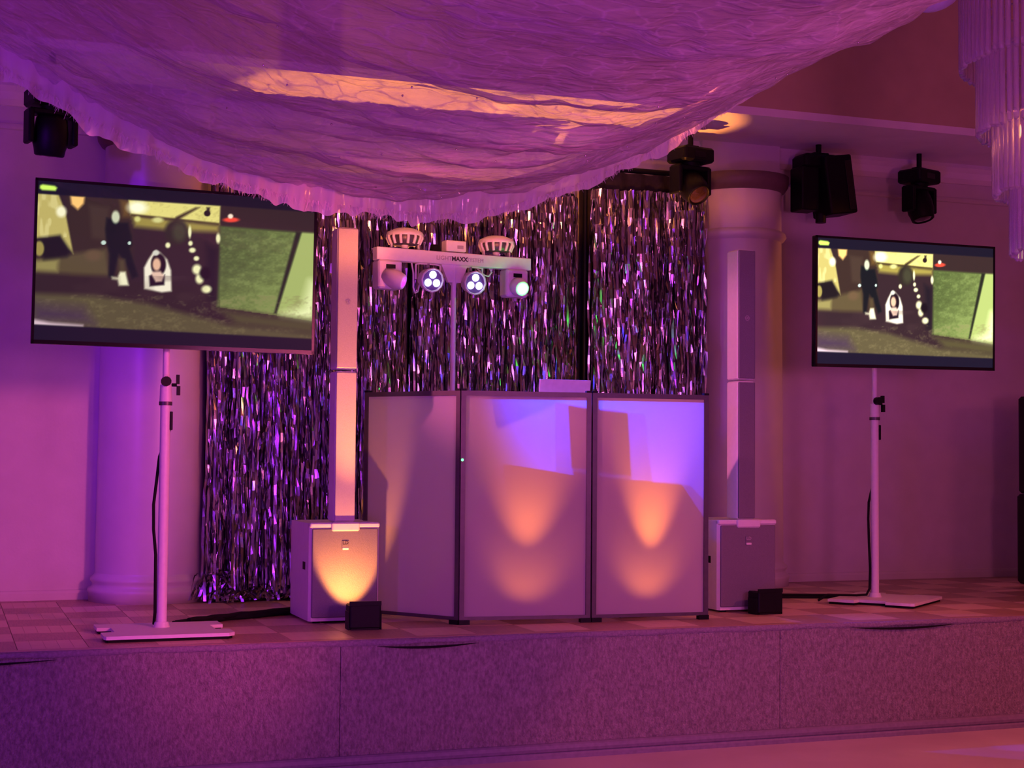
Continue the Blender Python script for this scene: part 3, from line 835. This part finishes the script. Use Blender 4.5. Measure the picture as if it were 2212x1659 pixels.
# table, laptop stand and laptop behind the facade
tb = thing('booth_table', (3.16, 7.80, H), 'dark work table hidden behind the booth facade', 'table')
MB().rbox((-0.44, -0.30, 0.85), (0.44, 0.30, 0.885), 0.01).build('tabletop', M_black, tb)
for sx in (-1, 1):
    for sy in (-1, 1):
        MB().box((sx*0.40-0.02, 0.14+sy*0.12-0.02, 0), (sx*0.40+0.02, 0.14+sy*0.12+0.02, 0.85)).build('leg', M_black, tb)
ls = thing('laptop_stand', (3.125, 7.70, H+0.885), 'folding laptop stand on the booth table', 'stand')
for sx in (-1, 1):
    MB().tube([(sx*0.12, 0.12, 0.006), (sx*0.12, -0.10, 0.006), (sx*0.12, -0.02, 0.15), (sx*0.12, 0.12, 0.15)], 0.006).build('side_frame', M_alu, ls)
MB().box((-0.14, -0.06, 0.150), (0.14, 0.14, 0.158)).build('shelf', M_alu, ls)
lp = thing('laptop', (3.125, 7.70, H+1.043), 'pale laptop standing open above the centre booth panel', 'laptop', R(3))
MB().rbox((-0.152, -0.07, 0.0), (0.152, 0.15, 0.016), 0.012).build('keyboard_base', M_lap, lp)
ml = Matrix.Translation((0, -0.07, 0.012)) @ Matrix.Rotation(R(8), 4, 'X')
MB().rbox((-0.152, -0.006, 0.0), (0.152, 0.004, 0.226), 0.004, 2, ml).build('lid', M_lap, lp)

# ------------------------------------------------------------------ lighting bar
BX, BY = 2.755, 8.40
lb = thing('lighting_bar', (BX, BY, H), 'white T-bar light stand with four lamps below and two domes on top', 'stage light', R(8.5))
zb = 2.615 - H
MB().rbox((-0.50, -0.032, zb-0.036), (0.50, 0.032, zb+0.036), 0.006, 2).build('crossbar', M_white, lb)
MB().cyl((0.0, 0, 0.25), (0.0, 0, zb-0.036), 0.0155, n=16).build('pole', M_white, lb)
MB().cyl((0.0, 0, 0.10), (0.0, 0, 0.9), 0.021, n=16).build('lower_pole', M_white, lb)
br = MB()
br.prism([(-0.085, 0.0), (0.085, 0.0), (0.04, -0.10), (-0.04, -0.10)], -0.012, 0.012, Matrix.Translation((0, 0, zb-0.036)) @ FACE)
br.build('pole_bracket', M_white, lb)
for a in (30, 150, 270):
    ca, sa = math.cos(R(a)), math.sin(R(a))
    MB().tube([(0.02*ca, 0.02*sa, 0.45), (0.42*ca, 0.42*sa, 0.012)], 0.011).build('leg', M_white, lb)
    MB().tube([(0.02*ca, 0.02*sa, 0.16), (0.26*ca, 0.26*sa, 0.19)], 0.008).build('leg_brace', M_white, lb)
text_mesh('lettering', 'LIGHT', 0.036, 0.0004, M_inkl, lb, Matrix.Translation((-0.078, -0.0330, zb-0.002)) @ FACE)
text_mesh('lettering', 'MAXX', 0.036, 0.0004, M_ink, lb, Matrix.Translation((0.022, -0.0330, zb-0.002)) @ FACE, 0.0012)
text_mesh('lettering', 'SYSTEM', 0.032, 0.0004, M_inkl, lb, Matrix.Translation((0.125, -0.0330, zb-0.002)) @ FACE)
# spot modules at the ends: a box bracket with a swivelling barrel
def spot_module(x, pan, tilt, lens, label):
    b = MB().rbox((x-0.075, -0.045, zb-0.20), (x+0.075, 0.05, zb-0.036), 0.018, 3)
    h = b.build('spot_housing', M_white, lb)
    h['label'] = label
    mt = Matrix.Translation((x, -0.03, zb-0.135)) @ Matrix.Rotation(pan, 4, 'Z') @ Matrix.Rotation(tilt, 4, 'X') @ Matrix.Rotation(R(90), 4, 'X')
    MB().lathe([(0, -0.03), (0.052, -0.03), (0.054, 0.05), (0.044, 0.085), (0.036, 0.092), (0.030, 0.088)], 24, mtx=mt).build('barrel', M_white, h)
    MB().lathe([(0.031, 0.086), (0.020, 0.094), (0.0, 0.096)], 20, mtx=mt).build('lens', lens, h)
    MB().box((x-0.028, -0.050, zb-0.085), (x+0.028, -0.044, zb-0.062)).build('recess', M_black, h)
    return h
spot_module(-0.420, R(48), R(20), E_purple, 'white spot lamp with small purple lens')
spot_module(0.400, R(-4), R(16), E_green, 'white spot lamp glowing green')
def par(x, label):
    zc = zb - 0.130
    mt = Matrix.Translation((x, -0.02, zc)) @ Matrix.Rotation(R(10), 4, 'X') @ Matrix.Rotation(R(90), 4, 'X')
    h = MB().lathe([(0, -0.07), (0.040, -0.07), (0.060, -0.03), (0.068, 0.03), (0.072, 0.045), (0.066, 0.050), (0.060, 0.040), (0, 0.040)], 12, mtx=mt, smooth=False).build('par_can', M_white, lb)
    h['label'] = label
    MB().lathe([(0.060, 0.0405), (0.0, 0.0410)], 20, mtx=mt).build('face_plate', M_face, h)
    for k in range(3):
        a = R(90+120*k)
        MB().lathe([(0.0225, 0.041), (0.019, 0.050), (0.010, 0.054), (0, 0.055)], 18, mtx=mt @ Matrix.Translation((0.031*math.cos(a), 0.031*math.sin(a), 0))).build('led_lens', E_white, h)
    y = MB().tube([(x-0.078, 0.0, zc), (x-0.078, 0.0, zc+0.085), (x-0.05, 0.0, zb-0.038), (x+0.05, 0.0, zb-0.038), (x+0.078, 0.0, zc+0.085), (x+0.078, 0.0, zc)], 0.006)
    y.build('yoke', M_white, h)
    MB().cyl((x, 0, zb-0.06), (x, 0, zb-0.034), 0.010, n=10).build('bolt', M_chrome, h)
par(-0.165, 'white par can with three blue-white lamps, left of the pole')
par(0.110, 'white par can with three blue-white lamps, right of the pole')
def dome(x, label):
    z = zb + 0.036
    d = MB().lathe([(0.0, 0.125), (0.055, 0.120), (0.10, 0.100), (0.108, 0.085), (0.104, 0.075)], 24, (x, 0.02, z)).build('dome_cap', M_white, lb)
    d['label'] = label
    MB().lathe([(0.092, 0.086), (0.096, 0.07), (0.086, 0.035), (0.070, 0.026), (0, 0.026)], 24, (x, 0.02, z)).build('lens_ring', M_alu, d)
    for k in range(14):
        a = R(360*k/14)
        c, s_ = math.cos(a), math.sin(a)
        MB().tube([(x+0.098*c, 0.02+0.098*s_, z+0.088), (x+0.100*c, 0.02+0.100*s_, z+0.065), (x+0.084*c, 0.02+0.084*s_, z+0.030)], 0.009, 6).build('fin', M_white, d)
    MB().cyl((x, 0.02, z), (x, 0.02, z+0.03), 0.022, n=12).build('dome_foot', M_white, d)
    for sx in (-1, 1):
        MB().box((x+sx*0.085-0.004, 0.01, z), (x+sx*0.085+0.004, 0.03, z+0.06)).build('dome_bracket', M_white, d)
dome(-0.305, 'white ribbed dome lamp on the left of the bar')
dome(0.290, 'white ribbed dome lamp on the right of the bar')
cb = MB().rbox((-0.065, -0.035, zb+0.042), (0.065, 0.035, zb+0.105), 0.008, 2).build('control_box', M_white, lb)
MB().cyl((-0.12, 0, zb+0.036), (-0.12, 0, zb+0.075), 0.035, 0.028, 14).build('cable_coil', M_rubber, lb)
MB().rbox((0.005, -0.037, zb+0.058), (0.045, -0.034, zb+0.078), 0.002, 1).build('display', M_inkl, cb)
for pts in ([(-0.26, 0.02, zb-0.036), (-0.262, -0.01, zb-0.10), (-0.262, -0.01, zb-0.18), (-0.245, 0.0, zb-0.21), (-0.22, 0.02, zb-0.20), (-0.20, 0.03, zb-0.14)],
            [(0.16, 0.02, zb-0.036), (0.20, 0.0, zb-0.08), (0.23, 0.0, zb-0.085), (0.25, 0.0, zb-0.06), (0.245, 0.02, zb-0.036)],
            [(0.20, 0.02, zb-0.036), (0.17, 0.02, zb-0.10), (0.13, 0.03, zb-0.09)]):
    MB().tube(pts, 0.005, 6).build('cable', M_white, lb)
# the lamps' own light
def bar_pt(x, y, z):
    a = R(8.5)
    return (BX + x*math.cos(a) - y*math.sin(a), BY + x*math.sin(a) + y*math.cos(a), H + z)
BLU = (0.0, 0.035, 1.0)
spot('par_lamp', bar_pt(-0.165, -0.09, zb-0.14), (3.24, 7.40, 1.86), BLU, 310, 66, 1.0, 0.02)
spot('par_lamp', bar_pt(0.110, -0.09, zb-0.14), (3.30, 7.38, 1.86), BLU, 270, 64, 1.0, 0.02)
point('green_lamp', bar_pt(0.394, -0.16, zb-0.165), (0.05, 1.0, 0.08), 1.6, 0.01)
point('purple_lamp', bar_pt(-0.33, -0.13, zb-0.17), (0.6, 0.1, 1.0), 0.12, 0.01)

# ------------------------------------------------------------------ moving heads under the soffit
def moving_head(x, y, ztop, pan, tilt, label, s=1.0):
    t = thing('moving_head_light', (x, y, ztop), label, 'stage light', pan, group='black moving head lights')
    top = SZ - ztop
    c = MB(); c.cyl((0, 0, 0.0), (0, 0, top), 0.018, n=12); c.rbox((-0.05, -0.03, -0.004), (0.05, 0.03, 0.02), 0.006)
    c.build('clamp', M_black, t)
    MB().rbox((-0.125*s, -0.10*s, -0.095*s), (0.125*s, 0.10*s, 0.0), 0.022, 3).build('base', M_black, t)
    MB().rbox((-0.045, -0.103*s, -0.07*s), (0.045, -0.099*s, -0.03*s), 0.002, 1).build('display', M_blackg, t)
    MB().cyl((0, 0, -0.12*s), (0, 0, -0.09*s), 0.06*s, n=20).build('pan_bearing', M_black, t)
    yk = MB()
    yk.rbox((-0.13*s, -0.05*s, -0.145*s), (0.13*s, 0.05*s, -0.115*s), 0.01)
    yk.build('yoke', M_black, t)
    for sx in (-1, 1):
        MB().rbox((sx*0.118*s-0.016, -0.055*s, -0.30*s), (sx*0.118*s+0.016, 0.055*s, -0.12*s), 0.012).build('yoke_arm', M_black, t)
    mt = Matrix.Translation((0, 0, -0.235*s)) @ Matrix.Rotation(tilt, 4, 'X')
    h = MB().lathe([(0, 0.10*s), (0.055*s, 0.10*s), (0.082*s, 0.075*s), (0.092*s, 0.0), (0.092*s, -0.06*s), (0.084*s, -0.085*s), (0.078*s, -0.12*s), (0.070*s, -0.125*s), (0.066*s, -0.112*s)], 24, mtx=mt).build('head', M_black, t)
    MB().lathe([(0.067*s, -0.113*s), (0.045*s, -0.124*s), (0, -0.130*s)], 24, mtx=mt).build('lens', M_lens, h)
    return t
moving_head(0.505, 8.52, 3.43, R(14), R(10), 'black moving head light beside the drape edge, above the left television', 1.0)
moving_head(4.49, 8.80, 3.47, R(12), R(-48), 'black moving head light over the right end of the tinsel, lens turned to the hall', 1.0)
moving_head(6.42, 9.05, 3.51, R(18), R(-16), 'black moving head light farthest right, above the right television', 1.0)
# larger head seen from the side, its arm plate turned to the hall
t = thing('moving_head_light', (5.60, 9.05, 3.55), 'larger black moving head with angular body, between the column and its smaller neighbour', 'stage light', 0.0, 'black moving head lights')
c = MB(); c.cyl((0, 0, 0), (0, 0, SZ-3.55), 0.02, n=12); c.rbox((-0.06, -0.04, -0.004), (0.06, 0.04, 0.02), 0.006); c.build('clamp', M_black, t)
MB().rbox((-0.16, -0.10, -0.10), (0.10, 0.10, 0.0), 0.03, 3).build('base', M_black, t)
MB().rbox((-0.185, -0.09, -0.39), (-0.045, 0.07, -0.09), 0.012, 2).build('yoke_arm', M_black, t)
mt = Matrix.Rotation(R(-8), 4, 'Y')
hd = MB().rbox((-0.050, -0.15, -0.42), (0.165, 0.09, -0.02), 0.014, 2, mt).build('head', M_black, t)
MB().rbox((0.10, -0.156, -0.40), (0.150, -0.148, -0.06), 0.004, 2, mt).build('side_vent', M_blackg, hd)
MB().cyl((-0.02, -0.06, -0.47), (-0.02, -0.06, -0.41), 0.036, n=18).build('lens_tube', M_black, hd)

# ------------------------------------------------------------------ stacked loudspeakers at the far right
for k, (z0, z1, lab) in enumerate(((0.0, 0.625, 'lower black loudspeaker cabinet at the far right edge of the stage'), (0.625, 1.305, 'upper black loudspeaker cabinet stacked at the far right edge'))):
    off = 0.015*k
    t = thing('loudspeaker', (7.30, 8.55, H+z0), lab, 'speaker', 0, 'stacked black loudspeakers')
    MB().rbox((-0.27+off, -0.23, 0.004), (0.28, 0.25, z1-z0), 0.03, 3).build('cabinet', M_black, t)
    MB().rbox((-0.24+off, -0.245, 0.04), (0.25, -0.225, z1-z0-0.04), 0.01, 2).build('grille', M_blackg, t)
    for sx in (-1, 1):
        for sy in (-1, 1):
            MB().cyl((sx*0.2, sy*0.17, -0.0), (sx*0.2, sy*0.17, 0.012), 0.018, n=10).build('foot', M_rubber, t)

# ------------------------------------------------------------------ cables on the boards
def cable_bundle(paths, r, label):
    p0 = paths[0][0]
    t = thing('cable_bundle', (p0[0], p0[1], H), label, 'cable')
    for pts in paths:
        MB().tube([(x-p0[0], y-p0[1], z) for x, y, z in pts], r, 8).build('cable', M_rubber, t)
def wob(a, b, n, amp, seed, z):
    rr = random.Random(seed); out = []
    for i in range(n+1):
        s_ = i/n
        out.append((a[0]+(b[0]-a[0])*s_ + rr.uniform(-amp, amp)*0.4, a[1]+(b[1]-a[1])*s_ + rr.uniform(-amp, amp), z))
    return out
cable_bundle([wob((1.80, 8.20), (1.10, 7.80), 14, 0.012, 1, 0.016), wob((1.80, 8.23), (1.12, 7.84), 14, 0.012, 2, 0.016), wob((1.80, 8.26), (1.20, 7.88), 14, 0.015, 3, 0.016), wob((1.80, 8.22), (1.18, 7.83), 14, 0.02, 4, 0.028)], 0.013,
             'bundle of black cables on the boards between the left stand and the lit speaker')
t = thing('cable_cover', (4.98, 8.285, H), 'flat black cable cover on the boards before the right column', 'cable cover', R(-18))
MB().prism([(-0.20, -0.028), (-0.20, 0.028), (0.27, 0.028), (0.27, -0.028)][::-1], 0.0, 0.018).build('strip', M_rubber, t)
MB().rbox((-0.19, -0.018, 0.017), (0.26, 0.018, 0.026), 0.006).build('lid', M_rubber, t)

# ------------------------------------------------------------------ the swagged tulle canopy
EX = np.array([-1.6, -0.8, 0.004, 0.189, 0.301, 0.491, 0.763, 1.062, 1.37, 1.687, 2.015, 2.239, 2.469, 2.822, 3.065, 3.313, 3.697, 3.962, 4.234, 4.626, 4.945, 5.4])
EZ = np.array([4.1, 3.62, 3.22, 3.120, 3.060, 2.960, 2.840, 2.730, 2.660, 2.625, 2.615, 2.625, 2.675, 2.812, 2.93, 3.06, 3.32, 3.52, 3.73, 4.00, 4.25, 4.62])
def zedge(x):
    s = np.interp(x, EX, EZ)
    for dx in (0.06, 0.12):
        s = s + np.interp(x-dx, EX, EZ) + np.interp(x+dx, EX, EZ)
    return s/5 + 0.035
nx, ny = 300, 170
X = np.linspace(-1.6, 5.4, nx); Y = np.linspace(2.7, 6.70, ny)
XX, YY = np.meshgrid(X, Y, indexing='ij')
s_ = (6.70-YY)/4.0
xmax = np.maximum(5.4-(6.70-YY)*0.9, 3.4)
XX = -1.6 + (XX+1.6)*(xmax+1.6)/7.0
ZZ = zedge(XX) + 0.10*s_ + 0.035*np.sin(YY*9+0.7*np.sin(XX*1.3)) * (0.4+0.6*np.clip(s_*4, 0, 1))
ZZ += 0.05*vnoise(XX*1.4+20, YY*5.0+20, 31) + 0.045*vnoise(XX*4.0+20, YY*13+20, 32) + 0.030*vnoise(XX*11+40, YY*24+20, 33)
ZZ = np.minimum(ZZ, 4.93)
can = thing('tulle_canopy', (2.0, 6.70, 2.65), 'sheer swagged tulle canopy draped from the ceiling across the top', 'canopy')
def canopy_part(name, V, Q, m, kind=None):
    V = np.asarray(V, float) - np.array([2.0, 6.70, 2.65])
    o = np_mesh(name, V, Q, m, can, True)
    if kind: o['kind'] = kind
    return o
canopy_part('cloth', np.stack([XX, YY, ZZ], -1).reshape(-1, 3), grid_quads(nx, ny), M_tulle)
# ruffled hem along the far edge
nh = 520; nk = 7
Xh = np.linspace(-1.5, 5.3, nh)
Vh = []
rr = np.random.default_rng(4)
low = 0.055 + 0.05*(vnoise(Xh*7+50, Xh*0+3, 41)+0.5) + 0.03*vnoise(Xh*25+50, Xh*0+5, 42)
for k in range(nk):
    f = k/(nk-1)
    Vh.append(np.stack([Xh, 6.70 - 0.10*(1-f)**1.5 + 0.018*np.sin(Xh*38)*f + 0.012*np.sin(Xh*91+2)*f, zedge(Xh) - 0.035 + 0.10*(1-f) - low*f*0.8], 1))
canopy_part('hem_ruffle', np.stack(Vh, 1).reshape(-1, 3), grid_quads(nh, nk), M_hem)
# loose threads on the hem
N = 2600
xs = rr.uniform(-0.6, 5.0, N); V = []; Q = []
for i, x in enumerate(xs):
    L = rr.uniform(0.012, 0.05); dx = rr.normal(0, 0.014); dy = rr.normal(0, 0.02)
    z = float(np.interp(x, Xh, zedge(Xh)-0.06)); wd = 0.0018
    y = 6.69 + rr.normal(0, 0.02)
    a = 4*i
    V += [(x-wd, y, z), (x+wd, y, z), (x+dx+wd*0.3, y+dy, z-L), (x+dx-wd*0.3, y+dy, z-L)]
    Q.append((a, a+1, a+2, a+3))
canopy_part('loose_threads', V, Q, M_hem, 'stuff')
# sparkling sequins in the cloth
sq = MB()
for i in range(60):
    x = rr.uniform(0.9, 4.2); y = rr.uniform(4.6, 6.5)
    z = float(zedge(np.array([x]))[0]) + 0.10*(6.70-y)/4.0 - 0.03
    sq.sphere((x-2.0, y-6.70, z-2.65), 0.004, 6, 4)
o = sq.build('sequins', M_chrome, can); o['kind'] = 'stuff'

# ------------------------------------------------------------------ chandelier
CX, CYY = 4.52, 5.20
ch = thing('chandelier', (CX, CYY, 2.30), 'tiered chandelier of clear hanging rods at the upper right corner', 'chandelier')
tiers = ((0.50, 3.16, 0.34), (0.43, 2.875, 0.34), (0.363, 2.61, 0.33), (0.294, 2.355, 0.33))
mesh_by_len = {}
for r, zb_, L in tiers:
    key = round(L, 3)
    if key not in mesh_by_len:
        me = MB().cyl((0, 0, 0.012), (0, 0, L), 0.0125, n=7, cap=True).cyl((0, 0, 0), (0, 0, 0.012), 0.004, 0.0125, 7, True).mesh('glass_rod')
        me.materials.append(M_crystal); mesh_by_len[key] = me
    n = int(2*math.pi*r/0.036)
    for k in range(n):
        a = 2*math.pi*(k+random.uniform(-0.12, 0.12))/n
        o = link('glass_rod', mesh_by_len[key], ch, (r*math.cos(a), r*math.sin(a), zb_-2.30+random.uniform(-0.006, 0.006)))
        o.rotation_euler.z = random.uniform(0, 1)
    ring = MB()
    pts = [(r*math.cos(2*math.pi*k/48), r*math.sin(2*math.pi*k/48), zb_-2.30+L) for k in range(49)]
    ring.tube(pts, 0.010, 8).build('tier_ring', M_chrome, ch)
    sp = MB()
    for k in range(4):
        a = math.pi/2*k+0.4
        sp.cyl((0, 0, zb_-2.30+L), (r*math.cos(a), r*math.sin(a), zb_-2.30+L), 0.006, n=8)
    sp.build('spokes', M_chrome, ch)
MB().cyl((0, 0, 0.30), (0, 0, 2.70), 0.015, n=10).build('stem', M_chrome, ch)
MB().lathe([(0.0, 2.66), (0.09, 2.66), (0.10, 2.70), (0, 2.70)], 24).build('ceiling_rose', M_chrome, ch)
point('chandelier_bulb', (CX-0.30, CYY-0.05, 2.86), (1.0, 0.30, 0.10), 1.2, 0.03)

# round lantern, only its lower side in view
ln = thing('paper_lantern', (5.47, 7.6, 4.155), 'round paper lantern lit purple, just entering at the top near the chandelier', 'lantern')
prof = []
for k in range(33):
    a = math.pi*k/32
    prof.append((0.219*math.sin(a) + (0.002 if 0 < k < 32 and k % 2 else 0), 0.219-0.219*math.cos(a)))
MB().lathe(prof, 36).build('shade', M_lantern, ln)
MB().cyl((0, 0, 0.43), (0, 0, 0.845), 0.004, n=6).build('cord', M_black, ln)
MB().lathe([(0.03, 0.432), (0.034, 0.444), (0.0, 0.446)], 16).build('top_cap', M_chrome, ln)
spot('lantern_purple_beam', (3.4, 5.0, 1.6), (5.40, 7.6, 4.3), (0.35, 0.05, 1.0), 110, 12, 0.6, 0.05)
spot('chandelier_violet_fill', (1.6, 2.6, 1.4), (4.35, 5.2, 2.85), (0.40, 0.05, 1.0), 90, 26, 0.7, 0.05)  # added spot with no fixture, tints the glass rods violet
